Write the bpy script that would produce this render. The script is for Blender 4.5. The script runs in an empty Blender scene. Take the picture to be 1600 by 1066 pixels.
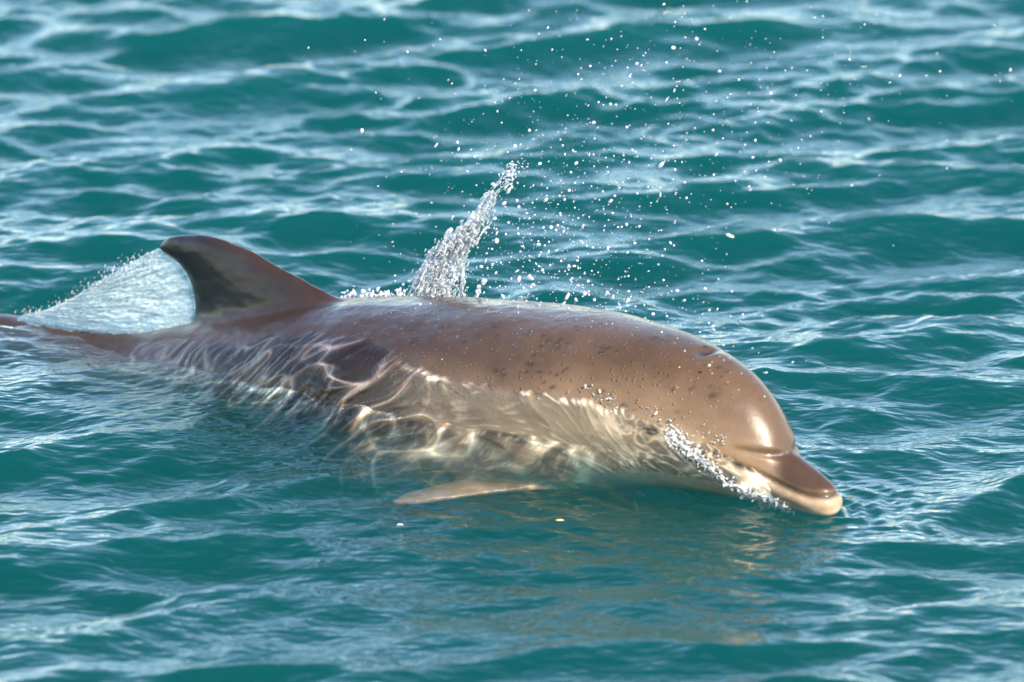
import bpy, bmesh, math, random
import numpy as np
from mathutils import Vector, Matrix
R = math.radians
random.seed(7); rng = np.random.default_rng(11)
scene = bpy.context.scene

# ------------------------------------------------------------------ camera
DEP, DIST, VIEW_W = R(16), 11.0, 1.88
cam_d = bpy.data.cameras.new('camera'); cam = bpy.data.objects.new('camera', cam_d)
scene.collection.objects.link(cam); scene.camera = cam
cam.location = (0, -DIST*math.cos(DEP), DIST*math.sin(DEP))
cam.rotation_euler = (R(90)-DEP, 0, 0)
cam_d.sensor_width = 36; cam_d.lens = 36*DIST/VIEW_W
cam_d.clip_start = 0.5; cam_d.clip_end = 20000
cam_d.dof.use_dof = True; cam_d.dof.focus_distance = 10.45; cam_d.dof.aperture_fstop = 3.6

# ------------------------------------------------------------------ sky and sun
SUN_AZ, SUN_EL = 33, 35            # degrees: sun stands to the right of and behind the camera
w = bpy.data.worlds.new('World'); scene.world = w; w.use_nodes = True
nt = w.node_tree; bg = nt.nodes['Background']
sky = nt.nodes.new('ShaderNodeTexSky'); sky.sky_type = 'NISHITA'; sky.sun_disc = False
sky.sun_elevation = R(SUN_EL); sky.sun_rotation = R(180-SUN_AZ)
sky.altitude = 0; sky.air_density = 1.1; sky.dust_density = 0.4; sky.ozone_density = 2.5
nt.links.new(sky.outputs[0], bg.inputs[0]); bg.inputs[1].default_value = 0.15
sd = bpy.data.lights.new('sun', 'SUN'); sun = bpy.data.objects.new('sun', sd); scene.collection.objects.link(sun)
sd.energy = 3.8; sd.angle = R(0.5); sd.color = (1.0, 0.86, 0.66)
to_sun = Vector((math.sin(R(SUN_AZ))*math.cos(R(SUN_EL)), -math.cos(R(SUN_AZ))*math.cos(R(SUN_EL)), math.sin(R(SUN_EL))))
sun.rotation_euler = to_sun.to_track_quat('Z', 'Y').to_euler()
sun.location = to_sun*30
vs = scene.view_settings; vs.view_transform = 'Standard'; vs.look = 'None'; vs.exposure = 1.5; vs.gamma = 1.0
vs.use_curve_mapping = False
cy = scene.cycles
cy.use_denoising = True; cy.max_bounces = 10; cy.transparent_max_bounces = 24; cy.volume_bounces = 2
cy.transmission_bounces = 8; cy.glossy_bounces = 4; cy.diffuse_bounces = 2
cy.sample_clamp_indirect = 6.0; cy.caustics_reflective = False; cy.caustics_refractive = False

# ------------------------------------------------------------------ helpers
HD = R(39.9); US = 1.0806                    # US: length of the animal against its drawn profile
HX = np.array([math.cos(HD), -math.sin(HD), 0.0]); HN = np.array([-math.sin(HD), -math.cos(HD), 0.0])
Q0 = np.array([0.0194, -0.6070, 0.0])      # the dolphin's own origin at sea level: u runs to the snout, n to its right flank

def un(u, n, z):
    u, n, z = np.broadcast_arrays(np.asarray(u, float), np.asarray(n, float), np.asarray(z, float))
    return Q0 + US*u[..., None]*HX + n[..., None]*HN + z[..., None]*np.array([0, 0, 1.0])

def pchip(xs, ys, x):
    xs = np.asarray(xs, float); ys = np.asarray(ys, float)
    if xs[0] > xs[-1]: xs, ys = xs[::-1], ys[::-1]
    hh = np.diff(xs); d = np.diff(ys)/hh
    m = np.zeros_like(xs); m[0], m[-1] = d[0], d[-1]
    for i in range(1, len(xs)-1):
        if d[i-1]*d[i] > 0:
            w1, w2 = 2*hh[i]+hh[i-1], hh[i]+2*hh[i-1]
            m[i] = (w1+w2)/(w1/d[i-1]+w2/d[i])
    x = np.clip(x, xs[0], xs[-1])
    i = np.clip(np.searchsorted(xs, x)-1, 0, len(xs)-2)
    t = (x-xs[i])/hh[i]
    return ((1+2*t)*(1-t)**2*ys[i] + t*(1-t)**2*hh[i]*m[i] + t*t*(3-2*t)*ys[i+1] + t*t*(t-1)*hh[i]*m[i+1])

_perm = np.random.default_rng(3).permutation(256); _perm = np.concatenate([_perm, _perm, _perm])
_g = np.random.default_rng(4).normal(size=(256, 3)); _g /= np.linalg.norm(_g, axis=1)[:, None]
def noise(p):
    p = np.asarray(p, float); i = np.floor(p).astype(int); f = p-i; i = i & 255
    q = f*f*f*(f*(f*6-15)+10); out = 0.0
    for a in (0, 1):
        wx = q[..., 0] if a else 1-q[..., 0]
        for b in (0, 1):
            wy = q[..., 1] if b else 1-q[..., 1]
            for c in (0, 1):
                wz = q[..., 2] if c else 1-q[..., 2]
                g = _g[_perm[_perm[_perm[i[..., 0]+a]+i[..., 1]+b]+i[..., 2]+c]]
                out = out + wx*wy*wz*((f-np.array([a, b, c]))*g).sum(-1)
    return out*1.6
def fbm(p, o=3):
    p = np.asarray(p, float); s, a = 0.0, 1.0
    for k in range(o): s = s+a*noise(p*2.0**k+17.3*k); a *= 0.5
    return s
def sstep(a, b, x):
    t = np.clip((x-a)/(b-a), 0, 1); return t*t*(3-2*t)

def mesh_np(name, v, quads=None, tris=None):
    me = bpy.data.meshes.new(name)
    polys = []
    nq = 0 if quads is None else len(quads); ntr = 0 if tris is None else len(tris)
    me.vertices.add(len(v)); me.vertices.foreach_set('co', np.asarray(v, np.float32).ravel())
    loops = np.concatenate(([np.asarray(quads).ravel()] if nq else [])+([np.asarray(tris).ravel()] if ntr else [])).astype(np.int32)
    me.loops.add(len(loops)); me.loops.foreach_set('vertex_index', loops)
    tot = np.concatenate([np.full(nq, 4), np.full(ntr, 3)]).astype(np.int32)
    st = np.concatenate([[0], np.cumsum(tot)[:-1]]).astype(np.int32)
    me.polygons.add(nq+ntr); me.polygons.foreach_set('loop_start', st)
    me.polygons.foreach_set('use_smooth', np.ones(nq+ntr, bool))
    me.update(calc_edges=True); me.validate()
    return me
def link(name, me, mat, parent=None, label=None, cat=None, group=None, kind=None):
    o = bpy.data.objects.new(name, me); scene.collection.objects.link(o)
    if mat and not me.materials: me.materials.append(mat)
    if parent: o.parent = parent
    if label: o['label'] = label
    if cat: o['category'] = cat
    if group: o['group'] = group
    if kind: o['kind'] = kind
    return o
def grid_quads(nr, nc, wrap=False):
    a = np.arange(nr*nc).reshape(nr, nc)
    if wrap: a = np.concatenate([a, a[:, :1]], 1)
    return np.stack([a[:-1, :-1], a[:-1, 1:], a[1:, 1:], a[1:, :-1]], -1).reshape(-1, 4)
def attr(me, name, val):
    at = me.attributes.new(name, 'FLOAT', 'POINT'); at.data.foreach_set('value', np.asarray(val, np.float32))
def remesh(me, size, name):
    o = bpy.data.objects.new('tmp', me); scene.collection.objects.link(o)
    m = o.modifiers.new('r', 'REMESH'); m.mode = 'VOXEL'; m.voxel_size = size
    dg = bpy.context.evaluated_depsgraph_get()
    out = bpy.data.meshes.new_from_object(o.evaluated_get(dg)); out.name = name
    bpy.data.objects.remove(o); bpy.data.meshes.remove(me)
    return out
def co(me):
    a = np.empty(len(me.vertices)*3, np.float32); me.vertices.foreach_get('co', a); return a.reshape(-1, 3).astype(float)
def setco(me, v):
    me.vertices.foreach_set('co', np.asarray(v, np.float32).ravel()); me.update()
def normals(me):
    a = np.empty(len(me.vertices)*3, np.float32); me.vertex_normals.foreach_get('vector', a); return a.reshape(-1, 3).astype(float)
def smooth(me, it, lam=0.5):
    v = co(me); e = np.empty(len(me.edges)*2, np.int32); me.edges.foreach_get('vertices', e); e = e.reshape(-1, 2)
    deg = np.bincount(e.ravel(), minlength=len(v))[:, None].astype(float)
    for k in range(it):
        s = np.zeros_like(v)
        for c in range(3):
            s[:, c] = np.bincount(e[:, 0], v[e[:, 1], c], len(v))+np.bincount(e[:, 1], v[e[:, 0], c], len(v))
        v = v+lam*(s/np.maximum(deg, 1)-v)
    setco(me, v)

class N:
    """small node-tree helper"""
    def __init__(s, name):
        s.m = bpy.data.materials.new(name); s.m.use_nodes = True; s.t = s.m.node_tree; s.t.nodes.clear()
        s.out = s.t.nodes.new('ShaderNodeOutputMaterial')
    def n(s, typ, **kw):
        nd = s.t.nodes.new('ShaderNode'+typ)
        for k, v in kw.items():
            if k.startswith('i_'):
                key = k[2:].replace('_', ' ')
                key = int(key) if key.isdigit() else key
                if isinstance(v, bpy.types.NodeSocket): s.t.links.new(v, nd.inputs[key])
                else: nd.inputs[key].default_value = v
            else: setattr(nd, k, v)
        return nd
    def l(s, a, b): s.t.links.new(a, b)
    def math(s, op, a, b=0.0, clamp=False):
        nd = s.t.nodes.new('ShaderNodeMath'); nd.operation = op; nd.use_clamp = clamp
        for i, x in enumerate((a, b)):
            if isinstance(x, bpy.types.NodeSocket): s.l(x, nd.inputs[i])
            else: nd.inputs[i].default_value = x
        return nd.outputs[0]
    def mix(s, f, a, b):
        nd = s.t.nodes.new('ShaderNodeMix'); nd.data_type = 'RGBA'
        for i, x in ((0, f), (6, a), (7, b)):
            if isinstance(x, bpy.types.NodeSocket): s.l(x, nd.inputs[i])
            else: nd.inputs[i].default_value = x if i == 0 else (*x, 1)
        return nd.outputs[2]
    def fresnel(s, ior, normal=None):
        g = s.n('NewGeometry').outputs['Backfacing']
        v = s.math('ADD', s.math('MULTIPLY', g, 1.0/ior-ior), ior)     # an interface crossed without bending: same loss both ways
        f = s.n('Fresnel', i_IOR=v)
        if normal is not None: s.l(normal, f.inputs['Normal'])
        return f
    def at(s, name): return s.n('Attribute', attribute_name=name).outputs['Fac']

# ------------------------------------------------------------------ materials
def mat_sea():
    m = N('sea_water')
    tc = m.n('TexCoord').outputs['Object']
    mp = m.n('Mapping', i_Vector=tc); mp.inputs['Scale'].default_value = (1.0, 2.0, 1.0)
    n1 = m.n('TexNoise', i_Vector=mp.outputs[0], i_Scale=27.0, i_Detail=1.2, i_Roughness=0.5)
    n0_ = m.n('TexNoise', i_Vector=mp.outputs[0], i_Scale=62.0, i_Detail=1.0, i_Roughness=0.5)
    b0 = m.n('Bump', i_Height=n0_.outputs['Fac'], i_Strength=1.0, i_Distance=0.0003)
    b = m.n('Bump', i_Height=n1.outputs['Fac'], i_Strength=1.0, i_Distance=0.0046, i_Normal=b0.outputs[0])
    fr = m.fresnel(1.333, b.outputs[0])
    gl = m.n('BsdfGlossy', i_Roughness=0.01, i_Normal=b.outputs[0]); gl.inputs['Color'].default_value = (1, 1, 1, 1)
    tr = m.n('BsdfTransparent'); m.l(m.n('CombineColor', i_0=m.at('caustic_paint'), i_1=m.at('caustic_paint'), i_2=m.at('caustic_paint')).outputs[0], tr.inputs[0])   # caustics painted as a noise pattern in the transparent colour
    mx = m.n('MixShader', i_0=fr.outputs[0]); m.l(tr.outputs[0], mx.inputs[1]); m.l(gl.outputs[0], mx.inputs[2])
    m.l(mx.outputs[0], m.out.inputs['Surface'])
    sc_ = m.n('VolumeScatter', i_Density=2.3, i_Anisotropy=0.0); sc_.inputs['Color'].default_value = (0.0005, 0.156, 0.146, 1)
    ab = m.n('VolumeAbsorption', i_Density=2.3); ab.inputs['Color'].default_value = (0.0005, 0.156, 0.146, 1)
    ad = m.n('AddShader'); m.l(sc_.outputs[0], ad.inputs[0]); m.l(ab.outputs[0], ad.inputs[1])
    m.l(ad.outputs[0], m.out.inputs['Volume'])
    return m.m

def mat_skin():
    m = N('dolphin_skin')
    tc = m.n('TexCoord').outputs['Object']
    cape, pale, dark = m.at('cape'), m.at('pale'), m.at('dark')
    n1 = m.n('TexNoise', i_Vector=tc, i_Scale=9.0, i_Detail=5.0, i_Roughness=0.6).outputs['Fac']
    c = m.mix(cape, (0.205, 0.128, 0.068), (0.040, 0.0190, 0.0088))
    c = m.mix(pale, c, (0.47, 0.365, 0.25))
    n3 = m.n('TexNoise', i_Vector=tc, i_Scale=42.0, i_Detail=4.0, i_Roughness=0.65).outputs['Fac']
    mot = m.math('ADD', m.math('ADD', m.math('MULTIPLY', n1, 0.9), m.math('MULTIPLY', n3, 0.55)), 0.28)
    cc = m.n('VectorMath', operation='MULTIPLY'); m.l(c, cc.inputs[0]); m.l(mot, cc.inputs[1])
    c = m.mix(dark, cc.outputs[0], (0.012, 0.009, 0.008))
    n2 = m.n('TexNoise', i_Vector=tc, i_Scale=60.0, i_Detail=3.0).outputs['Fac']
    vo = m.n('TexVoronoi', i_Vector=tc, i_Scale=120.0, i_Randomness=1.0)
    dome = m.n('MapRange', i_Value=vo.outputs['Distance'], interpolation_type='SMOOTHSTEP')
    for k_, x_ in ((1, 0.34), (2, 0.10), (3, 0.0), (4, 1.0)): dome.inputs[k_].default_value = x_
    few = m.math('GREATER_THAN', m.n('SeparateColor', i_Color=vo.outputs['Color']).outputs[0], 0.60)
    hb = m.math('MULTIPLY', m.math('MULTIPLY', dome.outputs[0], few), m.at('beads'))
    bp0 = m.n('Bump', i_Height=hb, i_Strength=1.0, i_Distance=0.0022)
    bp = m.n('Bump', i_Height=n2, i_Strength=0.25, i_Distance=0.0022, i_Normal=bp0.outputs[0])
    wetn = m.n('MapRange', i_Value=n1); wetn.inputs[1].default_value = 0.40; wetn.inputs[2].default_value = 0.62
    p = m.n('BsdfPrincipled', i_Roughness=0.36, i_Normal=bp.outputs[0])
    m.l(c, p.inputs['Base Color'])
    p.inputs['Specular IOR Level'].default_value = 0.35
    m.l(m.math('MULTIPLY_ADD', wetn.outputs[0], 0.32), p.inputs['Coat Weight']); m.t.nodes[-1].inputs[2].default_value = 0.12; m.l(bp.outputs[0], p.inputs['Coat Normal'])
    p.inputs['Coat Roughness'].default_value = 0.05; p.inputs['Coat IOR'].default_value = 1.33
    m.l(p.outputs[0], m.out.inputs['Surface'])
    return m.m

def mat_plain(name, col, rough=0.4, **kw):
    m = N(name); p = m.n('BsdfPrincipled', i_Roughness=rough); p.inputs['Base Color'].default_value = (*col, 1)
    for k, v in kw.items(): p.inputs[k.replace('_', ' ')].default_value = v
    m.l(p.outputs[0], m.out.inputs['Surface']); return m.m

def mat_spray(name, clear, scale, col=(0.96, 0.97, 0.98), bump=0.004, rough=0.12, glass=False, froth=None):
    """broken, aerated water: part clear, part white, glossy skin"""
    m = N(name)
    tc = m.n('TexCoord').outputs['Object']
    n1 = m.n('TexNoise', i_Vector=tc, i_Scale=scale, i_Detail=4.0, i_Roughness=0.65).outputs['Fac']
    bp = m.n('Bump', i_Height=n1, i_Strength=1.0, i_Distance=bump)
    df = m.n('BsdfDiffuse', i_Normal=bp.outputs[0]); df.inputs[0].default_value = (*col, 1)
    tl = m.n('BsdfTranslucent'); tl.inputs[0].default_value = (*col, 1)
    ad = m.n('MixShader', i_0=0.5); m.l(df.outputs[0], ad.inputs[1]); m.l(tl.outputs[0], ad.inputs[2])
    tr = m.n('BsdfGlass', i_IOR=1.333, i_Roughness=0.0) if glass else m.n('BsdfTransparent')
    tr.inputs[0].default_value = (0.95, 0.99, 0.99, 1)
    fac = m.n('MapRange', i_Value=(m.at(froth) if froth else n1)); fac.inputs[1].default_value = 0.35; fac.inputs[2].default_value = 0.65
    fac.inputs[3].default_value = min(1, clear+0.3); fac.inputs[4].default_value = max(0, clear-0.3)
    mx = m.n('MixShader', i_0=fac.outputs[0]); m.l(ad.outputs[0], mx.inputs[1]); m.l(tr.outputs[0], mx.inputs[2])
    fr = m.fresnel(1.333, bp.outputs[0])
    gl = m.n('BsdfGlossy', i_Roughness=rough, i_Normal=bp.outputs[0])
    m2 = m.n('MixShader', i_0=fr.outputs[0]); m.l(mx.outputs[0], m2.inputs[1]); m.l(gl.outputs[0], m2.inputs[2])
    m.l(m2.outputs[0], m.out.inputs['Surface'])
    return m.m
SEA, SKIN = mat_sea(), mat_skin()
SHEET = mat_spray('aerated_sheet', 0.50, 130, (0.86, 0.95, 0.96), 0.005, rough=0.05, froth='froth')
JET = mat_spray('white_spray', 0.34, 90, rough=0.05, glass=True)
FOAM = mat_spray('white_foam', 0.10, 200, rough=0.05, glass=True)
EYE = mat_plain('eye_dark', (0.012, 0.009, 0.008), 0.08)
def mat_film():
    m = N('water_film')
    fo = m.at('foam')  # cheek froth and rim, plus rear streaks painted for caustic threads
    df = m.n('BsdfDiffuse'); df.inputs[0].default_value = (0.85, 0.72, 0.54, 1)
    tr = m.n('BsdfTransparent'); m.l(m.n('CombineColor', i_0=m.at('caustic_paint'), i_1=m.at('caustic_paint'), i_2=m.at('caustic_paint')).outputs[0], tr.inputs[0])  # caustic threads are painted into the film's transparent colour
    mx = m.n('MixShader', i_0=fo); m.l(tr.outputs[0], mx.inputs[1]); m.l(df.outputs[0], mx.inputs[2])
    fr = m.fresnel(1.27); gl = m.n('BsdfGlossy', i_Roughness=0.035)
    m2 = m.n('MixShader', i_0=fr.outputs[0]); m.l(mx.outputs[0], m2.inputs[1]); m.l(gl.outputs[0], m2.inputs[2])
    m.l(m2.outputs[0], m.out.inputs['Surface'])
    return m.m
FILM = mat_film()
DROP = mat_spray('drop_water', 0.32, 200, bump=0.0, rough=0.03, glass=True)

# ------------------------------------------------------------------ the dolphin's profile: u, top, bottom, half width (metres, its own axes)
PROF = [
 (0.632, 0.022, 0.006, 0.006), (0.628, 0.034,-0.002, 0.020), (0.615, 0.047,-0.008, 0.030), (0.596, 0.058,-0.010, 0.036), (0.568, 0.073,-0.011, 0.042),
 (0.543, 0.085,-0.011, 0.046), (0.532, 0.098,-0.011, 0.048), (0.524, 0.119,-0.011, 0.051), (0.513, 0.138,-0.011, 0.057), (0.493, 0.165,-0.011, 0.069), (0.466, 0.190,-0.012, 0.082),
 (0.432, 0.211,-0.013, 0.096), (0.369, 0.232,-0.016, 0.116), (0.291, 0.245,-0.026, 0.140), (0.176, 0.250,-0.055, 0.170),
 (0.044, 0.242,-0.100, 0.196), (-0.091, 0.225,-0.145, 0.208),
 (-0.228, 0.204,-0.190, 0.205), (-0.395, 0.170,-0.190, 0.180),
 (-0.56, 0.118,-0.185, 0.146), (-0.72, 0.066,-0.178, 0.112), (-0.88, 0.019,-0.170, 0.084), (-1.05, 0.001,-0.160, 0.064),
 (-1.22, -0.012,-0.155, 0.048), (-1.32, -0.035,-0.155, 0.038), (-1.45, -0.07,-0.150, 0.026), (-1.62, -0.10,-0.145, 0.018), (-1.74, -0.115,-0.135, 0.008)]
PU = np.array([p[0] for p in PROF]); PT = np.array([p[1] for p in PROF]); PB = np.array([p[2] for p in PROF]); PW = np.array([p[3] for p in PROF])

# ------------------------------------------------------------------ the sea: one sheet to the horizon, closed below
def stretch(lo, hi, step, far):
    c = list(np.arange(lo, hi+step/2, step)); s = step
    a = []
    x = c[-1]
    while x < far: s *= 1.16; x += s; a.append(x)
    b = []; s = step; x = c[0]
    while x > -far: s *= 1.16; x -= s; b.append(x)
    return np.array(b[::-1]+c+a)
xs = stretch(-1.45, 1.45, 0.0052, 6000); ys = stretch(-2.3, 3.7, 0.0062, 6000)
X, Y = np.meshgrid(xs, ys)
DXs = np.gradient(xs)[None, :]; DYs = np.gradient(ys)[:, None]
CELL = np.maximum(DXs, DYs)
def waves(X, Y):
    z = np.zeros_like(X); dx = np.zeros_like(X); dy = np.zeros_like(X)
    inn = (np.abs(X) < 3) & (np.abs(Y) < 6); gm = np.ones_like(X); gm2 = np.ones_like(X)      # gusts: patches of rougher and smoother water
    gm[inn] = np.clip(1+0.75*fbm(np.stack([X[inn]*1.1, Y[inn]*0.8, X[inn]*0+1.7], -1), 2), 0.25, 1.9)
    gm2[inn] = np.clip(1+0.6*fbm(np.stack([X[inn]*0.7, Y[inn]*0.55, X[inn]*0+8.2], -1), 2), 0.35, 1.7)
    r = np.random.default_rng(21)
    bands = [(1.5, 0.9, 5, 0.018, 14), (0.75, 0.48, 9, 0.046, 18), (0.45, 0.28, 18, 0.092, 22), (0.27, 0.16, 26, 0.112, 28), (0.15, 0.09, 30, 0.085, 36), (0.085, 0.05, 34, 0.055, 50), (0.05, 0.032, 30, 0.030, 60)]
    for l0, l1, n, slope, spread in bands:
        for j in range(n):
            lam = math.exp(r.uniform(math.log(l1), math.log(l0))); k = 2*math.pi/lam
            ang = R(-90+12)+r.normal()*R(spread); ph = r.uniform(0, 2*math.pi)
            a = slope/k*math.sqrt(2.0/n)*1.38
            kx, ky = k*math.cos(ang), k*math.sin(ang)
            t = kx*X+ky*Y+ph
            fade = np.clip((lam/CELL-3)/5, 0, 1)
            g_ = fade*(gm if lam < 0.2 else gm2)
            s, c = np.sin(t)*g_, np.cos(t)*g_
            z += a*c
            dx -= 0.7*a*math.cos(ang)*s; dy -= 0.7*a*math.sin(ang)*s
    return z, dx, dy
wz, wdx, wdy = waves(X, Y)
# water near the animal: flattened chop, a swell of water riding up the near flank, a dip under the chin
QX, QY = X-Q0[0], Y-Q0[1]
Ug = (QX*HX[0]+QY*HX[1])/US; Ng = QX*HN[0]+QY*HN[1]
hwb = pchip(PU, PW, Ug)*((Ug < 0.652) & (Ug > -1.74))
near = np.exp(-(np.maximum(0, np.abs(Ng-0.10)-0.22)/0.15)**2)*sstep(-1.9, -1.3, Ug)*(1-sstep(0.66, 0.85, Ug))
calm = 1-0.82*near*sstep(-1.15, -0.75, Ug)
swell = 0.026*np.where(Ng > 0.05, np.exp(-((Ng-0.05)/0.42)**2), np.exp(-((Ng-0.05)/0.25)**2))*sstep(-0.95, -0.40, Ug)*(1-sstep(0.12, 0.50, Ug))
ride = pchip([-1.6, -1.2, -0.95, -0.7, -0.5, -0.3, -0.05, 0.12, 0.26, 0.36, 0.46, 0.6, 0.8],
             [0.0, -0.014, -0.010, 0.006, 0.022, 0.038, 0.064, 0.074, 0.056, 0.024, 0.004, -0.004, 0.0], Ug)
n0 = hwb*0.80
fall = np.where(Ng > n0, np.exp(-((Ng-n0)/(0.07))**2), np.exp(-(np.minimum(0, Ng+n0)/0.10)**2))
P3 = np.stack([Ug*5.0, Ng*9.0, np.zeros_like(Ug)], -1)
inner = (np.abs(Ng) < 0.9) & (Ug > -2.2) & (Ug < 1.1)
rip = np.zeros_like(Ug); rip[inner] = fbm(P3[inner]*2.2, 4)
dbody = np.maximum(0, np.abs(Ng)-0.80*hwb)+np.maximum(0, Ug-0.63)+np.maximum(0, -1.2-Ug)
lip = ((0.008+0.007*sstep(0.2, 0.4, Ug))*np.exp(-dbody/0.018)+0.0045*np.cos(dbody*2*math.pi/0.052+2.5*rip)*np.exp(-dbody/0.13)*sstep(0, 0.03, dbody))*sstep(-0.5, 0.2, Ug)
Z = wz*calm + ride*fall*(1+0.07*rip) + 0.004*near*rip + swell + lip
VX, VY = X+wdx*calm, Y+wdy*calm
nr, nc = X.shape
top = np.stack([VX, VY, Z], -1).reshape(-1, 3)
base = len(top)
b = 6000.0; zb = -60.0
ring = np.concatenate([np.arange(nc), np.arange(1, nr)*nc+nc-1, (nr-1)*nc+np.arange(nc-2, -1, -1), np.arange(nr-2, 0, -1)*nc])
low = top[ring].copy(); low[:, 2] = zb
allv = np.concatenate([top, low, [[0, 0, zb]]])
m_ = len(ring); i0 = np.arange(m_); i1 = (i0+1) % m_
side = np.stack([ring[i0], base+i0, base+i1, ring[i1]], -1)
bot = np.stack([base+i1, base+i0, np.full(m_, base+m_)], -1)
# bright caustic threads by the flank, painted as noise into the surface's transparent colour
sea_caustic = np.ones_like(Ug); Un, Nn = Ug[inner], Ng[inner]
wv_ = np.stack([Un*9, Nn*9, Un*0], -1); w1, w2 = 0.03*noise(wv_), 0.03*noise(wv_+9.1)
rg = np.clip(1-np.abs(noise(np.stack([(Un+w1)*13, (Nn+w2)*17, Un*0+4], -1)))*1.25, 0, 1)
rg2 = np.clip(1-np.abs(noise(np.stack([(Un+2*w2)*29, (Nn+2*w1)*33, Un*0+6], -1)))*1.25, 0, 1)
sea_caustic[inner] = 1+near[inner]*(1-sstep(0.03, 0.15, dbody[inner]))*(0.15+0.85*sstep(-0.75, -0.35, Un))*(1-sstep(0.20, 0.34, Un))*(np.clip(0.55+2.5*rg**9+1.1*rg2**9, 0, 4)-1)
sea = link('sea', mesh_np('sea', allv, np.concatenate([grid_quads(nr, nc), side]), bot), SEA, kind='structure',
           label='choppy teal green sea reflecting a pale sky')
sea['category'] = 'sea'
attr(sea.data, 'caustic_paint', np.concatenate([sea_caustic.ravel(), np.ones(m_+1)]))

# ------------------------------------------------------------------ the dolphin: one continuous body
def flow(U_, Zz):
    """streaks and cells of the water that runs off the flank, as a function of length and height"""
    ang = R(46)-R(26)*sstep(-0.6, 0.1, U_)-R(50)*sstep(0.12, 0.36, U_)
    sA = U_*np.cos(ang)+Zz*np.sin(ang); tA = -U_*np.sin(ang)+Zz*np.cos(ang); o_ = U_*0
    wq = np.stack([U_*6, Zz*9, o_], -1); wx_, wy_ = 0.04*noise(wq), 0.04*noise(wq+31.7)
    st1 = 1-np.abs(noise(np.stack([(sA+wx_)*6.5, (tA+wy_)*38, o_+2], -1)))
    wb = 1-np.abs(noise(np.stack([(sA+2*wx_)*6.5, (tA+2*wy_)*15, o_+9], -1)))*1.3
    fi = fbm(np.stack([(sA+wx_)*26, (tA+wy_)*120, o_], -1), 3)
    return np.clip(st1, 0, 1), np.clip(wb, 0, 1), fi, noise(wq*0.8+5)
TOPU, TOPZ = [-0.8, -0.7, -0.5, -0.35, -0.2, -0.1, 0.0, 0.1, 0.2, 0.3, 0.4, 0.47, 0.54], [0.03, 0.055, 0.10, 0.150, 0.165, 0.155, 0.145, 0.15, 0.155, 0.148, 0.120, 0.095, 0.04]
def chin(u): return sstep(0.05, 0.36, u)*(1-sstep(0.56, 0.62, u))
def build_body():
    us = np.concatenate([np.linspace(0.632, 0.55, 60), np.linspace(0.5485, 0.40, 80), np.linspace(0.397, -1.74, 300)])
    t, bt, hw = pchip(PU, PT, us), pchip(PU, PB, us), pchip(PU, PW, us)
    K = 96; th = np.linspace(0, 2*math.pi, K, endpoint=False)
    ct, st = np.cos(th), np.sin(th)
    head = sstep(0.30, 0.50, us)                      # the melon is narrower above than the jaw
    zc = bt+(t-bt)*(0.47-0.05*head)
    e = 0.92
    cy_ = np.sign(ct)*np.abs(ct)**e; sz = np.sign(st)*np.abs(st)**e
    y = hw[:, None]*cy_[None]; up = np.maximum(sz, 0)
    y = y*(1-0.16*head[:, None]*up[None]**1.5)*(1-0.38*chin(us)[:, None]*np.maximum(-sz, 0)[None]**1.2)
    ped = sstep(-0.6, -1.0, us)                        # the tail stock is keeled
    z = zc[:, None]+np.where(sz[None] > 0, (t-zc)[:, None]*sz[None], (zc-bt)[:, None]*sz[None])
    V = np.stack([np.broadcast_to(us[:, None], y.shape), y, z], -1)
    nr_ = len(us); verts = V.reshape(-1, 3); q = grid_quads(nr_, K, True)
    a, bI = len(verts), len(verts)+1
    verts = np.concatenate([verts, [V[0].mean(0)], [V[-1].mean(0)]])
    k0 = np.arange(K); k1 = (k0+1) % K
    tr = np.concatenate([np.stack([k1, k0, np.full(K, a)], -1), np.stack([(nr_-1)*K+k0, (nr_-1)*K+k1, np.full(K, bI)], -1)])
    return verts, q, tr
def foil(L, T, thick, K=28):
    """a fin as stacked foil sections between a leading and a trailing edge; side axis given per section"""
    rows = []
    c = np.linspace(0, 2*math.pi, K, endpoint=False)
    s = 0.5-0.5*np.cos(c)                              # 0 at the leading edge, 1 at the trailing edge
    pr = np.maximum(s, 0)**0.62*(1-s)**0.85*2.0*np.where(np.sin(c) >= 0, 1, -1)
    for l, tt, (ax, hv) in zip(L, T, thick):
        l, tt = np.array(l), np.array(tt)
        rows.append(l[None]+(tt-l)[None]*s[:, None]+np.array(ax)[None]*(hv*pr)[:, None])
    V = np.array(rows); n = len(V); verts = V.reshape(-1, 3)
    verts = np.concatenate([verts, [V[0].mean(0)], [V[-1].mean(0)]])
    k0 = np.arange(K); k1 = (k0+1) % K; a = n*K
    tr = np.concatenate([np.stack([k1, k0, np.full(K, a)], -1), np.stack([(n-1)*K+k0, (n-1)*K+k1, np.full(K, a+1)], -1)])
    return verts, grid_quads(n, K, True), tr
def resample(P, n):
    P = np.array(P, float); d = np.concatenate([[0], np.cumsum(np.linalg.norm(np.diff(P, axis=0), axis=1))])
    s = np.linspace(0, d[-1], n); return np.stack([pchip(d, P[:, i], s) for i in range(P.shape[1])], -1)
parts = [build_body()]
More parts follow.
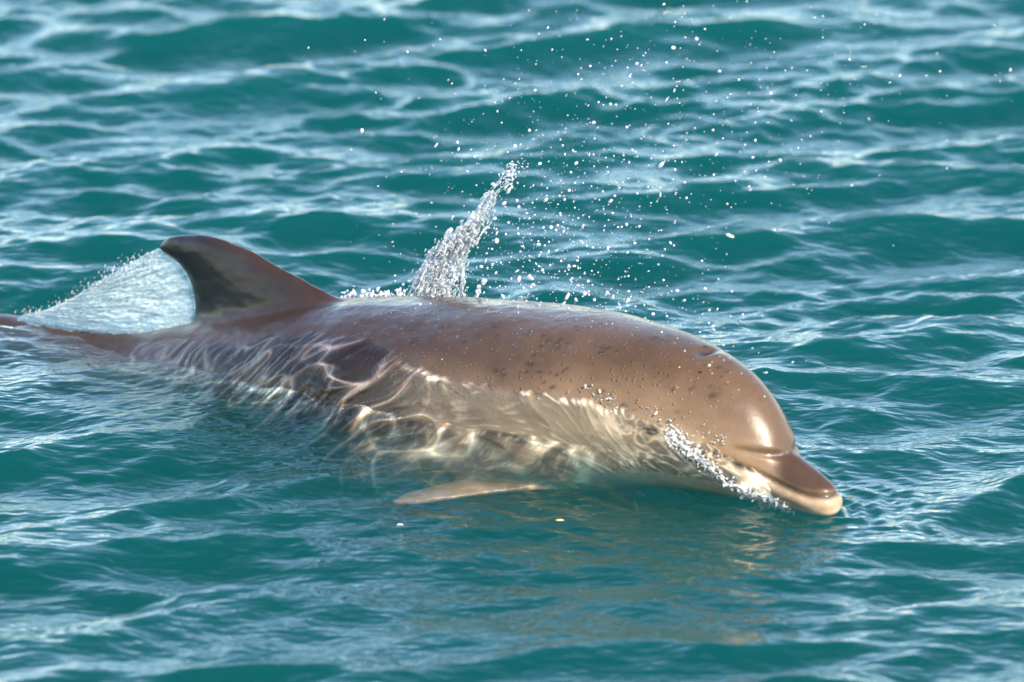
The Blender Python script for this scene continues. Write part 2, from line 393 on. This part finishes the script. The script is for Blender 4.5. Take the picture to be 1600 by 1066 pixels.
# dorsal fin in the plane of symmetry
Lp = [(-0.30, 0.12), (-0.395, 0.178), (-0.465, 0.194), (-0.536, 0.213), (-0.607, 0.232), (-0.678, 0.238), (-0.736, 0.231), (-0.777, 0.217), (-0.797, 0.197)]
Tp = [(-0.86, -0.09), (-0.783, 0.000), (-0.738, 0.042), (-0.721, 0.076), (-0.720, 0.109), (-0.731, 0.144), (-0.755, 0.171), (-0.778, 0.181), (-0.795, 0.186)]
Lr, Tr = resample(Lp, 40), None
Tq = np.array(Tp); tt = np.linspace(0, 8, 40)
Lr = np.stack([pchip(np.arange(9), np.array(Lp)[:, i], tt) for i in (0, 1)], -1); Tr = np.stack([pchip(np.arange(9), Tq[:, i], tt) for i in (0, 1)], -1)
parts.append(foil([(a, 0, c) for a, c in Lr], [(a, 0, c) for a, c in Tr],
                  [((0, 1, 0), 0.013+0.036*(1-i/39.0)**1.1) for i in range(40)]))
# flippers
for sgn in (-1, 1):
    near_f = sgn < 0                                    # -y is the flank towards the camera
    Lf = np.array([(0.22, 0.05, 0.0), (0.150, 0.12, 0.0), (0.095, 0.20, -0.002), (0.050, 0.28, -0.006), (0.012, 0.335, -0.010), (-0.006, 0.352, -0.012), (-0.014, 0.356, -0.013)])
    Tf = np.array([(0.08, 0.05, 0.0), (0.045, 0.12, 0.0), (0.000, 0.19, -0.004), (-0.020, 0.26, -0.008), (-0.030, 0.312, -0.011), (-0.028, 0.340, -0.013), (-0.020, 0.354, -0.014)])
    Lf[:, 2] -= 0.032; Tf[:, 2] -= 0.032; Lf[:, 1] *= 0.92; Tf[:, 1] *= 0.92
    if not near_f:
        Lf[:, 2] -= 0.05+0.5*(Lf[:, 1]-0.07); Tf[:, 2] -= 0.05+0.5*(Tf[:, 1]-0.07)
    q = np.linspace(0, 6, 26)
    Lf = np.stack([pchip(np.arange(7), Lf[:, i], q) for i in range(3)], -1); Tf = np.stack([pchip(np.arange(7), Tf[:, i], q) for i in range(3)], -1)
    Lf[:, 1] *= sgn; Tf[:, 1] *= sgn
    parts.append(foil(Lf, Tf, [((0, 0, 1), 0.006+0.011*(1-i/25.0)) for i in range(26)]))
# flukes
for sgn in (-1, 1):
    Lf = np.array([(-1.56, 0.0, -0.12), (-1.60, 0.06, -0.12), (-1.66, 0.14, -0.125), (-1.74, 0.22, -0.13), (-1.80, 0.27, -0.135), (-1.83, 0.285, -0.137)])
    Tf = np.array([(-1.76, 0.0, -0.13), (-1.79, 0.05, -0.13), (-1.80, 0.12, -0.132), (-1.815, 0.20, -0.134), (-1.835, 0.26, -0.137), (-1.84, 0.283, -0.138)])
    q = np.linspace(0, 5, 20)
    Lf = np.stack([pchip(np.arange(6), Lf[:, i], q) for i in range(3)], -1); Tf = np.stack([pchip(np.arange(6), Tf[:, i], q) for i in range(3)], -1)
    Lf[:, 1] *= sgn; Tf[:, 1] *= sgn
    parts.append(foil(Lf, Tf, [((0, 0, 1), 0.005+0.012*(1-i/19.0)) for i in range(20)]))
vv, qq, tr_, off = [], [], [], 0
for v, q, t in parts:
    vv.append(v); qq.append(q+off); tr_.append(t+off); off += len(v)
dm = remesh(mesh_np('body', np.concatenate(vv), np.concatenate(qq), np.concatenate(tr_)), 0.0042, 'dolphin_body')
dm.polygons.foreach_set('use_smooth', np.ones(len(dm.polygons), bool))
smooth(dm, 6)
v0 = co(dm); smooth(dm, 60); v1 = co(dm)                # a broad fillet where the dorsal fin grows out of the back
wf = np.exp(-((v0[:, 2]-pchip(PU, PT, v0[:, 0])-0.004)/0.022)**2)*sstep(-0.30, -0.42, v0[:, 0])*sstep(-0.86, -0.76, v0[:, 0])*(np.abs(v0[:, 1]) < 0.09)
setco(dm, v0+(v1-v0)*wf[:, None])
v0 = co(dm); smooth(dm, 14); v1 = co(dm)
wf = sstep(0.015, 0.04, v0[:, 2]-pchip(PU, PT, v0[:, 0]))*sstep(-0.35, -0.45, v0[:, 0])*(np.abs(v0[:, 1]) < 0.06)*(v0[:, 2] > 0)
setco(dm, v0+(v1-v0)*wf[:, None])
v = co(dm); nrm = normals(dm)
side_ = np.abs(v[:, 1]); u, z = v[:, 0], v[:, 2]
tp, bt_, hw_ = pchip(PU, PT, u), pchip(PU, PB, u), pchip(PU, PW, u)
# mouth line along both sides of the beak
MU = [0.66, 0.630, 0.60, 0.55, 0.50, 0.47, 0.445]; MZ = [0.034, 0.033, 0.033, 0.044, 0.064, 0.076, 0.088]
mz = pchip(MU, MZ, u)
mouth = np.exp(-((z-mz)/0.0042)**2)*sstep(0.438, 0.465, u)
lipl = np.exp(-((z-(mz-0.014))/0.010)**2)*sstep(0.45, 0.52, u)
blow = np.exp(-(((u-0.372)/0.010)**2+(v[:, 1]/0.021)**2))*(z > 0.2)
blow_rim = np.exp(-(((u-0.392)/0.018)**2+(v[:, 1]/0.026)**2))*(z > 0.2)
eyeu, eyez = 0.352, 0.112
ed = np.sqrt(((u-eyeu)/2.2)**2+((z-eyez+0.25*(u-eyeu)))**2)
onside = side_ > 0.05
eyes = np.exp(-(ed/0.0055)**2)*onside
fold = np.exp(-((z-(0.086+0.20*(0.54-u)))/0.0055)**2)*sstep(0.468, 0.500, u)*(1-sstep(0.535, 0.550, u))*(side_ > 0.004)
disp = -0.0038*fold+0.0013*np.exp(-((z-(0.097+0.20*(0.54-u)))/0.007)**2)*sstep(0.468, 0.50, u)*(1-sstep(0.53, 0.55, u))-0.0055*mouth+0.0008*lipl-0.012*blow+0.003*blow_rim-0.004*eyes+0.0015*np.exp(-((ed-0.014)/0.008)**2)*onside
f1, f2, f3, f4 = flow(u, z)
wet = sstep(0.012, -0.022, z-pchip(TOPU, TOPZ, u))*(u > -0.8)*(u < 0.53)
disp += wet*((0.0020*(f1**3-0.4)+0.0008*f3)*sstep(0.12, -0.2, u)+0.0022*(f2**4-0.2)*sstep(-0.75, -0.35, u)*(1-sstep(0.2, 0.32, u))+0.0*f3)
# soft folds of the neck and flank
disp += 0.0016*fbm(np.stack([u*14, v[:, 1]*20, z*30], -1), 3)*sstep(0.30, 0.1, u)
disp += 0.0003*np.sin((z*60+u*40)+4*noise(v*9))*sstep(0.30, 0.36, u)*(1-sstep(0.47, 0.53, u))*sstep(0.10, 0.06, z)
setco(dm, v+nrm*disp[:, None])
v = co(dm)
rel = (z-bt_)/np.maximum(tp-bt_, 0.02)
wob = 0.10*fbm(np.stack([u*3.2, v[:, 1]*4, z*4], -1), 4)
cape = 0.34*sstep(0.40, 0.70, rel+wob)+0.66*sstep(0.62, 0.93, rel+0.8*wob)
fin = sstep(0.0, 0.03, z-tp)*(u < -0.3)
cape = np.maximum(cape, fin)
_t = np.array(Tp[1:]); _l = np.array(Lp[1:6])
uT = np.interp(z, _t[:, 1], _t[:, 0]); uL = np.interp(z, _l[:, 1], _l[:, 0])
ft = np.clip((uL-u)/np.maximum(uL-uT, 0.02), 0, 1)
fin_dark = (0.45+0.53*sstep(0.10, 0.55, ft))*sstep(-0.01, 0.03, z-tp)*(u < -0.4)
cape = cape*(1-0.25*sstep(0.25, 0.5, u)*(1-sstep(0.52, 0.56, u)))*(1-0.2*np.exp(-((u-0.18)/0.2)**2))
beak = sstep(0.53, 0.56, u)
cape = np.where(u > 0.5, cape*(1-beak)+beak*sstep(-0.004, 0.012, z-mz)*0.95, cape)
cape = np.maximum(cape, sstep(0.10, -0.30, u)*sstep(0.0, 0.45, rel+wob))
pale = sstep(0.48, 0.12, rel+wob-0.16*sstep(-0.15, 0.1, u)*(1-sstep(0.42, 0.5, u)))
pale = np.maximum(pale, 0.42*sstep(0.44, 0.5, u)*sstep(0.004, -0.012, z-mz)*(1+0.8*fbm(v*38, 3)))
pale = np.maximum(pale, sstep(0.618, 0.645, u)*sstep(0.006, -0.004, z-mz)*1.0)
flip = sstep(0.12, 0.17, side_-0.2*np.maximum(0, -u)+0.02)*(u < 0.25)*(u > -0.06)*(np.abs(z+0.032) < 0.03)
pale = pale*(1-0.75*flip); cape = np.maximum(cape, 0.6*flip)
pale *= 1-0.85*sstep(0.0, -0.45, u)
dark = np.clip(0.30*fold+0.85*mouth*(u < 0.642)+0.95*blow+0.9*eyes+0.38*np.exp(-(ed/0.020)**2)*onside, 0, 1)
# cast shadows of flying drops, painted as dark flecks on back and shoulder
drop_shade = np.zeros(len(v)); r5 = np.random.default_rng(5)
cand = np.where((v[:, 1] < 0.02) & (u > -0.15) & (u < 0.47) & (rel > 0.62) & (side_ > 0.0))[0]
c0 = None
for k in range(130):
    if c0 is None or r5.random() < 0.45: c0 = v[r5.choice(cand)]
    else:
        c1 = c0+r5.normal(size=3)*0.016; c0 = v[cand[np.argmin(((v[cand]-c1)**2).sum(1))]]
    s0 = r5.uniform(0.0014, 0.0030)*(1.35 if k % 6 == 0 else 1)
    d = v-c0
    drop_shade = np.maximum(drop_shade, r5.uniform(0.45, 1.0)*np.exp(-(((d[:, 0]*0.9+d[:, 2]*0.45)/(s0*1.7))**2+((d[:, 2]*0.9-d[:, 0]*0.45)/s0)**2+(d[:, 1]/(s0*2.2))**2)**1.5))
dark = np.maximum(np.maximum(dark, 0.9*drop_shade), fin_dark)
beads = sstep(-0.45, -0.2, u)*(1-sstep(0.30, 0.5, u))*sstep(0.45, 0.75, rel)
for nm, val in (('beads', beads), ('cape', cape), ('pale', np.clip(pale, 0, 1)), ('dark', dark)): attr(dm, nm, val)
MW = Matrix.Translation(Vector(Q0)) @ Matrix(((US*HX[0], -HN[0], 0, 0), (US*HX[1], -HN[1], 0, 0), (0, 0, 1, 0), (0, 0, 0, 1)))
dolphin = link('dolphin', dm, SKIN, label='brown grey dolphin surfacing with its back, dorsal fin and beak above water', cat='dolphin')
dolphin.matrix_world = MW

# ------------------------------------------------------------------ water that leaves the animal
def body_pt(u, phi):
    """point and outward normal (own axes, y<0 is the near flank) on the body; phi 0 = near side, pi/2 = top"""
    def P(u, phi):
        t, b_, hw = pchip(PU, PT, u), pchip(PU, PB, u), pchip(PU, PW, u)
        zc = b_+(t-b_)*(0.47-0.05*sstep(0.30, 0.50, u)); c, s_ = np.cos(phi), np.sin(phi)
        c = np.sign(c)*np.abs(c)**0.92; s_ = np.sign(s_)*np.abs(s_)**0.92
        return np.stack([u, -hw*c*(1-0.16*sstep(0.30, 0.50, u)*np.maximum(s_, 0)**1.5)*(1-0.38*chin(u)*np.maximum(-s_, 0)**1.2), zc+np.where(s_ > 0, t-zc, zc-b_)*s_], -1)
    u, phi = np.broadcast_arrays(np.asarray(u, float), np.asarray(phi, float)); e = 2e-3
    p = P(u, phi); n_ = np.cross(P(u+e, phi)-P(u-e, phi), P(u, phi+e)-P(u, phi-e)); n_ /= np.linalg.norm(n_, axis=-1)[..., None]+1e-12
    return p, n_
def solve_phi(u, zt):
    """phi on the near flank whose height is zt"""
    ph = np.linspace(-1.2, 1.57, 300); P, _ = body_pt(np.full(300, u), ph); return ph[np.argmin(np.abs(P[:, 2]-zt))]
EYE_AT = body_pt(np.array(eyeu), np.array(solve_phi(eyeu, eyez)))
for sg in (-1, 1):
    em = bmesh.new(); bmesh.ops.create_uvsphere(em, u_segments=20, v_segments=12, radius=1.0)
    bmesh.ops.scale(em, vec=(0.0085, 0.006, 0.0042), verts=em.verts[:])
    me = bpy.data.meshes.new('eye'); em.to_mesh(me); em.free()
    for p in me.polygons: p.use_smooth = True
    hw = float(pchip(PU, PW, np.array([eyeu]))[0])
    ep, en = EYE_AT
    eye = link('eye', me, EYE, dolphin); eye.location = (eyeu, sg*(abs(ep[1])-0.0025), eyez)

# unit icosphere for drops
ib = bmesh.new(); bmesh.ops.create_icosphere(ib, subdivisions=2, radius=1.0)
ib.verts.ensure_lookup_table(); ICO_V = np.array([q.co[:] for q in ib.verts]); ICO_F = np.array([[q.index for q in f.verts] for f in ib.faces]); ib.free()
ib = bmesh.new(); bmesh.ops.create_icosphere(ib, subdivisions=1, radius=1.0)
ib.verts.ensure_lookup_table(); IC1_V = np.array([q.co[:] for q in ib.verts]); IC1_F = np.array([[q.index for q in f.verts] for f in ib.faces]); ib.free()
def blobs(name, C, Rr, fine=False, axis=None, elong=None, seed=1):
    """many drops in one mesh; C in the dolphin's own axes (u, n, z) turned into the world"""
    C = np.asarray(C); Rr = np.asarray(Rr); V0, F0 = (ICO_V, ICO_F) if fine else (IC1_V, IC1_F)
    r = np.random.default_rng(seed); wv = un(C[:, 0], C[:, 1], C[:, 2])
    S = np.ones((len(C), 1, 3))*Rr[:, None, None]*r.uniform(0.8, 1.2, (len(C), 1, 3))
    V = V0[None]*S
    if elong is not None:
        ax = np.asarray(axis, float); ax = ax/np.linalg.norm(ax, axis=-1, keepdims=True)
        if ax.ndim == 1: ax = np.broadcast_to(ax, (len(C), 3))
        dt = (V*ax[:, None]).sum(-1, keepdims=True); V = V+ax[:, None]*dt*(np.asarray(elong)[:, None, None]-1)
    V = V+wv[:, None]
    F = F0[None]+(np.arange(len(C))*len(V0))[:, None, None]
    return mesh_np(name, V.reshape(-1, 3), None, F.reshape(-1, 3))
def axis_w(u, n, z): a = u*HX+n*HN+np.array([0, 0, z]); return a/np.linalg.norm(a)

# the frothing sheet of water that hangs behind the dorsal fin
tE = np.array([(-0.801, 0.190), (-0.847, 0.163), (-0.900, 0.126), (-0.953, 0.090), (-1.006, 0.054), (-1.067, 0.022), (-1.115, 0.004)])
rE = np.array([(-0.801, 0.190), (-0.778, 0.184), (-0.755, 0.173), (-0.730, 0.145), (-0.719, 0.109), (-0.720, 0.076), (-0.737, 0.042), (-0.782, 0.000), (-0.82, -0.03)])
na, nb = 150, 120
A = resample(rE, nb)                                             # the edge on the fin
Bp = np.stack([np.linspace(-0.801, -1.125, nb), np.linspace(0, 1, nb)], -1)
SV = np.zeros((na, nb, 3)); far_e = resample(np.concatenate([tE[3:], [(-1.13, -0.02), (-1.10, -0.05)]]), nb)
topc = resample(tE, na)
for j in range(nb):
    f = j/(nb-1)
    a0, b0 = A[j], far_e[j]
    for i in range(na):
        g = i/(na-1)
        p = a0*(1-g)+b0*g
        SV[i, j, 0], SV[i, j, 2] = p
st_ = SV[..., 0]*1.0; zz = SV[..., 2]
gg = np.linspace(0, 1, na)[:, None]*np.ones((1, nb)); ff = np.linspace(0, 1, nb)[None]*np.ones((na, 1))
pn = np.stack([gg*7, ff*34, gg*0], -1)
relief = 0.0050*fbm(pn, 3)+0.0026*fbm(np.stack([gg*26+2*noise(pn*0.6), ff*95, gg*0+3], -1), 3)
edge = np.minimum(1, np.minimum(gg*9, np.minimum(ff*14, (1-gg)*10)))
bow = 0.030*np.sin(gg*math.pi*0.8)*np.sin(ff*math.pi)
ragged = 0.010*fbm(np.stack([gg*40, gg*0, ff*3], -1), 3)*np.exp(-ff*14)*sstep(0.02, 0.2, gg)
SV[..., 2] += ragged; 
Fr = un(SV[..., 0], bow+relief*edge+0.0028, SV[..., 2]); Bk = un(SV[..., 0], bow-0.6*relief*edge-0.0028, SV[..., 2])
q2 = grid_quads(na, nb)+na*nb; q1 = (q2-na*nb)[:, ::-1]
ring = np.concatenate([np.arange(nb), np.arange(1, na)*nb+nb-1, (na-1)*nb+np.arange(nb-2, -1, -1), np.arange(na-2, 0, -1)*nb])
rq = np.stack([ring, ring+na*nb, np.roll(ring, -1)+na*nb, np.roll(ring, -1)], -1)
sh_me = mesh_np('water_sheet', np.concatenate([Fr.reshape(-1, 3), Bk.reshape(-1, 3)]), np.concatenate([q1, q2, rq]))
stk = fbm(np.stack([gg*6+1.5*noise(pn*0.5), ff*30, gg*0+11], -1), 3); fg = fbm(np.stack([gg*34, ff*80, gg*0+2], -1), 2)
froth = np.clip(0.47+0.20*stk+0.16*fg+0.12*np.exp(-ff*12)+0.10*(gg > 0.8)*(gg-0.8)*5-0.10*np.exp(-gg*8), 0, 1)
attr(sh_me, 'froth', np.concatenate([froth.ravel(), froth.ravel()]))
link('water_sheet', sh_me, SHEET,
     label='frothy pale sheet of water hanging behind the dorsal fin', cat='water sheet')

# the film of water that streams off the back and clings to the near flank
nu, nv = 620, 240
FUu = np.linspace(-0.80, 0.535, nu)[:, None]*np.ones((1, nv)); FPh = np.linspace(-0.55, 1.45, nv)[None]*np.ones((nu, 1))
fp, fn = body_pt(FUu, FPh)
fz = fp[..., 2]
str_, web, fine, lown = flow(FUu, fz)
bead = np.maximum(0, noise(fp*190))*sstep(-0.26, -0.12, FUu)*(1-sstep(0.02, 0.16, FUu+0.9*(0.12-fz)))*sstep(0.09, 0.13, fz)
topl = pchip(TOPU, TOPZ, FUu)+0.012*noise(np.stack([FUu*14, fz*0, fz*0+4], -1))
mid = sstep(-0.16, 0.0, FUu)*(1-sstep(0.30, 0.44, FUu))
topl = topl+mid*(0.010*noise(np.stack([FUu*31, fz*0, fz*0+1], -1))+0.005*noise(np.stack([FUu*80, fz*0, fz*0+2], -1)))
msk = np.where(mid > 0.5, sstep(0.003, -0.012, fz-topl), sstep(0.012, -0.022, fz-topl))*mid+(1-mid)*sstep(0.012, -0.022, fz-topl)
rear = sstep(0.12, -0.2, FUu); front = sstep(0.22, 0.36, FUu)
mid = sstep(-0.16, 0.0, FUu)*(1-sstep(0.30, 0.44, FUu))
wob2 = noise(np.stack([FUu*17, fz*21, FUu*0+13], -1))
lowf = noise(np.stack([FUu*22, fz*30, FUu*0+3], -1))
chk = fbm(np.stack([FUu*46+9*lowf*0.12, fz*60+FUu*25, FUu*0+6], -1), 3); chk2 = noise(np.stack([FUu*38+2*wob2, fz*52+FUu*30-2*wob2, FUu*0+1], -1))
hgt = msk*(0.0020+0.0085*mid*(0.8+0.4*lowf)+(0.0022*str_**4+0.0014*fine)*rear+0.0016*front*(chk+0.6*chk2)+0.0024*web**6*sstep(-0.75, -0.35, FUu)*(1-front)+0.0004*fine*(1-front))-0.003*(1-msk)+0.0034*bead
rim = np.exp(-((fz-topl+0.010)/0.005)**2)*mid
foam = np.clip(msk*(0.10*str_**46*rear+0.42*front*sstep(0.15, 0.75, chk+0.5*lown)+0.30*front*(1-np.clip(np.abs(chk2)*3.5, 0, 1))**2+0.10*mid+0.12*mid*sstep(0.1, 0.8, fine))+0.75*rim*np.clip(0.25+1.6*lown+1.2*fine, 0, 1), 0, 0.75)  # cheek froth and rim, plus pale rear streaks painted for caustic threads
foam = foam*(1-0.85*np.exp(-((FUu-eyeu)**2+(fz-eyez)**2)/0.028**2))
caustic_paint = 1+msk*sstep(-0.75, -0.5, FUu)*(np.clip(0.62+2.2*web**18*np.clip(0.6+1.6*lown, 0, 1.4)+0.9*str_**22*rear+0.8*front*(1-np.clip(np.abs(chk2)*2.6, 0, 1))**3+0.5*(fine > 0.5)*0.3, 0, 3.2)-1)  # painted caustics: bright threads and dimmer gaps drawn from the flow pattern
fpp = fp+fn*hgt[..., None]
film_me = mesh_np('water_film', un(fpp[..., 0], -fpp[..., 1], fpp[..., 2]).reshape(-1, 3), grid_quads(nu, nv)[:, ::-1]); attr(film_me, 'foam', foam.ravel()); attr(film_me, 'caustic_paint', caustic_paint.ravel())
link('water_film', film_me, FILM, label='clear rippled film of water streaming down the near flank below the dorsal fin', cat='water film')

# the jet of white water thrown up behind the back
r1 = np.random.default_rng(31)
jc, jr, je = [], [], []
JP = np.array([(-0.300, 0.13), (-0.285, 0.20), (-0.266, 0.245), (-0.232, 0.285), (-0.190, 0.330), (-0.170, 0.362), (-0.150, 0.392), (-0.122, 0.425), (-0.100, 0.446), (-0.084, 0.470)])
JW = np.array([0.085, 0.062, 0.048, 0.036, 0.026, 0.019, 0.016, 0.016, 0.010, 0.004])
JR = resample(JP, 200); JWr = pchip(np.arange(10), JW, np.linspace(0, 9, 200))
for k in range(2800):
    f = r1.beta(1.0, 1.5); i = int(f*199); p = JR[i]
    lump = 0.6+0.9*max(0, float(noise(np.array([f*16, 3.1, 0.7]))))
    if f > 0.62 and lump < 0.66 and r1.random() < 0.7: continue
    o = r1.normal()*0.42*JWr[i]*(1.15 if f > 0.3 else 1)
    jc.append((p[0]+o, -0.12+r1.normal()*0.4*JWr[i], p[1]+r1.normal()*0.010+abs(o)*(-0.25)))
    jr.append(np.exp(r1.normal(math.log(0.00125), 0.42))*lump); je.append(1+r1.uniform(0, 5.0)*(1-f)**0.8)
for k in range(60):                                                # strands in the skirt of the jet
    u0 = r1.uniform(-0.365, -0.225); u1 = -0.250+0.35*(u0+0.295); n_ = -0.12+r1.normal()*0.02
    zt = r1.uniform(0.21, 0.30)-abs(u0+0.295)*0.35
    for g in np.linspace(0, 1, 16):
        jc.append((u0*(1-g)+u1*g, n_+r1.normal()*0.002, 0.13*(1-g)+zt*g)); jr.append(r1.uniform(0.0008, 0.0019)*(1.3-g*0.6)); je.append(3.0)
for k in range(70):                                                # long torn strands up the jet
    f0 = r1.uniform(0, 0.55); f1_ = min(0.97, f0+r1.uniform(0.12, 0.40)); o0 = r1.normal()*0.45; on = r1.normal()*0.35; rb = r1.uniform(0.0009, 0.0020); ph = r1.uniform(0, 9)
    for f in np.linspace(f0, f1_, int(190*(f1_-f0))+8):
        i = int(f*199); q = (f-f0)/(f1_-f0); p = JR[i]
        jc.append((p[0]+o0*JWr[i]+0.002*math.sin(f*40+ph), -0.12+on*JWr[i]+0.002*math.cos(f*33+ph), p[1]+0.001*r1.normal())); jr.append(rb*(0.55+0.8*abs(math.sin(f*26+ph)))*(1-0.5*q)); je.append(2.0)
splash = remesh(blobs('jet', jc, jr, True, axis_w(0.55, 0, 0.85), je, 2), 0.0011, 'water_splash'); smooth(splash, 1, 0.4)
splash.polygons.foreach_set('use_smooth', np.ones(len(splash.polygons), bool))
link('water_splash', splash, JET, label='tall slanting jet of white water rising behind the back', cat='splash')
def small_splash(name, pts, label, n, spread, seed, rad=(0.0014, 0.0036), el=1.8):
    r = np.random.default_rng(seed); P = resample(pts, 100); c, rr = [], []
    for k in range(n):
        p = P[r.integers(0, 100)]; c.append(p+r.normal(size=3)*np.array(spread)); rr.append(r.uniform(*rad))
    me = remesh(blobs(name, c, rr, True, axis_w(0.3, 0, 1), r.uniform(1, el, n), seed), 0.0016, name); smooth(me, 1, 0.4)
    me.polygons.foreach_set('use_smooth', np.ones(len(me.polygons), bool))
    return link(name, me, FOAM, label=label, cat='splash')
small_splash('water_splash', [(-0.43, -0.06, 0.16), (-0.36, -0.06, 0.172), (-0.30, -0.06, 0.182)], 'low crown of splashing drops between the dorsal fin and the jet', 150, (0.004, 0.01, 0.006), 5)
small_splash('water_splash', [(-0.150, -0.06, 0.195), (-0.142, -0.06, 0.225), (-0.125, -0.06, 0.247)], 'thin short spike of water just right of the white jet', 60, (0.002, 0.002, 0.003), 6, (0.001, 0.0024), 2.5)
# froth along the jaw and cheek
fc, fr_ = [], []
r2 = np.random.default_rng(77)
FU = [0.375, 0.40, 0.425, 0.455, 0.48, 0.52, 0.56]; FZ = [0.100, 0.092, 0.070, 0.042, 0.022, 0.006, -0.004]
for k in range(1700):
    u_ = r2.uniform(0.375, 0.56); zt = float(pchip(FU, FZ, np.array([u_]))[0])+r2.normal()*0.008+abs(r2.normal())*0.012*(u_ < 0.46)
    p, n_ = body_pt(np.array(u_), np.array(solve_phi(u_, zt))); o = abs(r2.normal())*0.0028
    fc.append((p[0]+n_[0]*o, -(p[1]+n_[1]*o), p[2]+n_[2]*o)); fr_.append(np.exp(r2.normal(math.log(0.0013), 0.35)))
fm = remesh(blobs('foam', fc, fr_, True, seed=4), 0.0011, 'foam_wash'); smooth(fm, 2, 0.5)
fm.polygons.foreach_set('use_smooth', np.ones(len(fm.polygons), bool))
link('foam_wash', fm, FOAM, label='white froth washing along the jaw behind the beak', cat='foam')
fc, fr_ = [], []
for k in range(300):
    u_ = r2.uniform(0.235, 0.475); zt = 0.168-0.10*(u_-0.235)/0.24*0.55+r2.normal()*0.007
    if noise(np.array([u_*22, 0.3, 0.8])) < -0.12: continue
    p, n_ = body_pt(np.array(u_), np.array(solve_phi(u_, zt))); o = abs(r2.normal())*0.006
    fc.append((p[0]+n_[0]*o, -(p[1]+n_[1]*o), p[2]+n_[2]*o)); fr_.append(np.exp(r2.normal(math.log(0.0010), 0.4)))
fm = remesh(blobs('foam', fc, fr_, True, seed=5), 0.0010, 'foam_drops'); smooth(fm, 1, 0.4)
fm.polygons.foreach_set('use_smooth', np.ones(len(fm.polygons), bool))
link('foam_drops', fm, JET, label='broken line of sparkling drops across the cheek above the eye', cat='foam', kind='stuff')

# flying drops: the fine spray as one mass, the large drops one by one
r3 = np.random.default_rng(9); dc, dr = [], []
for k in range(1300):
    s_ = r3.beta(1.05, 1.4); dc.append((-0.08+0.46*s_+r3.normal()*(0.10+0.22*s_), -0.12+r3.normal()*0.16, 0.22+0.66*s_+r3.normal()*0.05)); dr.append(np.exp(r3.normal(math.log(0.00078), 0.55)))
for k in range(330):
    dc.append((-0.10+r3.normal()*0.10+0.07, -0.12+r3.normal()*0.06, 0.34+r3.normal()*0.085)); dr.append(np.exp(r3.normal(math.log(0.0009), 0.55)))
for k in range(230):
    u_ = r3.uniform(-0.2, 0.50); dc.append((u_, r3.normal()*0.06-0.01, float(pchip(PU, PT, np.array([u_]))[0])+0.002+abs(r3.normal())*0.035)); dr.append(np.exp(r3.normal(math.log(0.0010), 0.5)))
link('spray', blobs('spray', dc, dr, False, r3.normal(size=(len(dc), 3))*0.4+axis_w(0.6, 0, 0.8), 1+2.2*r3.random(len(dc))**4, 8), DROP, label='fine white spray of flying drops above the back', cat='spray', kind='stuff')
dv = None; big = bpy.data.meshes.new('water_drop')
big = mesh_np('water_drop', ICO_V*np.array([1, 1, 1.15]), None, ICO_F)
for k in range(46):
    if k < 22: c = (-0.09+r3.normal()*0.09+0.06, -0.12+r3.normal()*0.05, 0.35+r3.normal()*0.08)
    elif k < 34: u_ = r3.uniform(-0.1, 0.45); c = (u_, -0.02+r3.normal()*0.05, float(pchip(PU, PT, np.array([u_]))[0])+0.012+abs(r3.normal())*0.03)
    else: c = (r3.uniform(-0.05, 0.45), -0.1, r3.uniform(0.35, 0.6))
    o = link('water_drop', big, DROP, label='large round drop flying above the dolphin among finer spray', cat='water drop', group='large flying drops above the back')
    o.location = un(*c); rr = r3.uniform(0.0016, 0.0030); o.scale = (rr, rr*r3.uniform(0.8, 1), rr*r3.uniform(0.85, 1.15)); o.rotation_euler = (r3.uniform(0, 3), r3.uniform(0, 3), 0)

fring = resample(np.stack([tE[:, 0], tE[:, 0]*0+0.012, tE[:, 1]], -1), 60)
small_splash('water_splash', fring[6:], 'beaded fringe of drops along the top edge of the sheet behind the fin', 520, (0.010, 0.008, 0.0055), 12, (0.0005, 0.0015), 3.0)
# bits adrift on the water
def fleck(u_, n_, L, col, label, cat, seed, name):
    r = np.random.default_rng(seed); t = np.linspace(0, 1, 14); K = 10; a = np.linspace(0, 2*math.pi, K, endpoint=False)
    rad = L*0.16*np.sin(np.pi*(0.06+0.90*t))**0.7*(1+0.25*r.normal(size=14)*0.6); bend = 0.12*L*np.sin(t*3.0)
    V = np.stack([np.broadcast_to((t*L)[:, None], (14, K)), bend[:, None]+rad[:, None]*np.cos(a)[None], 0.55*rad[:, None]*np.sin(a)[None]], -1)
    me = mesh_np(name, V.reshape(-1, 3), grid_quads(14, K, True))
    o = link(name, me, mat_plain(name+'_skin', col, 0.35), label=label, cat=cat)
    p = un(u_, n_, 0); k = np.argmin((VX-p[0])**2+(VY-p[1])**2); o.location = (p[0], p[1], float(Z.ravel()[k])+L*0.05); o.rotation_euler = (0, 0, r.uniform(-0.6, 0.6))
fleck(0.157, 0.53, 0.011, (0.80, 0.76, 0.66), 'small white scrap afloat nearer than the flipper tip', 'flotsam', 1, 'floating_scrap')
fleck(0.338, 0.354, 0.014, (0.62, 0.52, 0.24), 'tiny yellowish scrap afloat below the throat', 'flotsam', 2, 'floating_scrap')
fleck(0.590, -0.085, 0.012, (0.10, 0.11, 0.03), 'tiny olive bit of weed afloat just ahead of the beak', 'weed', 3, 'weed_scrap')
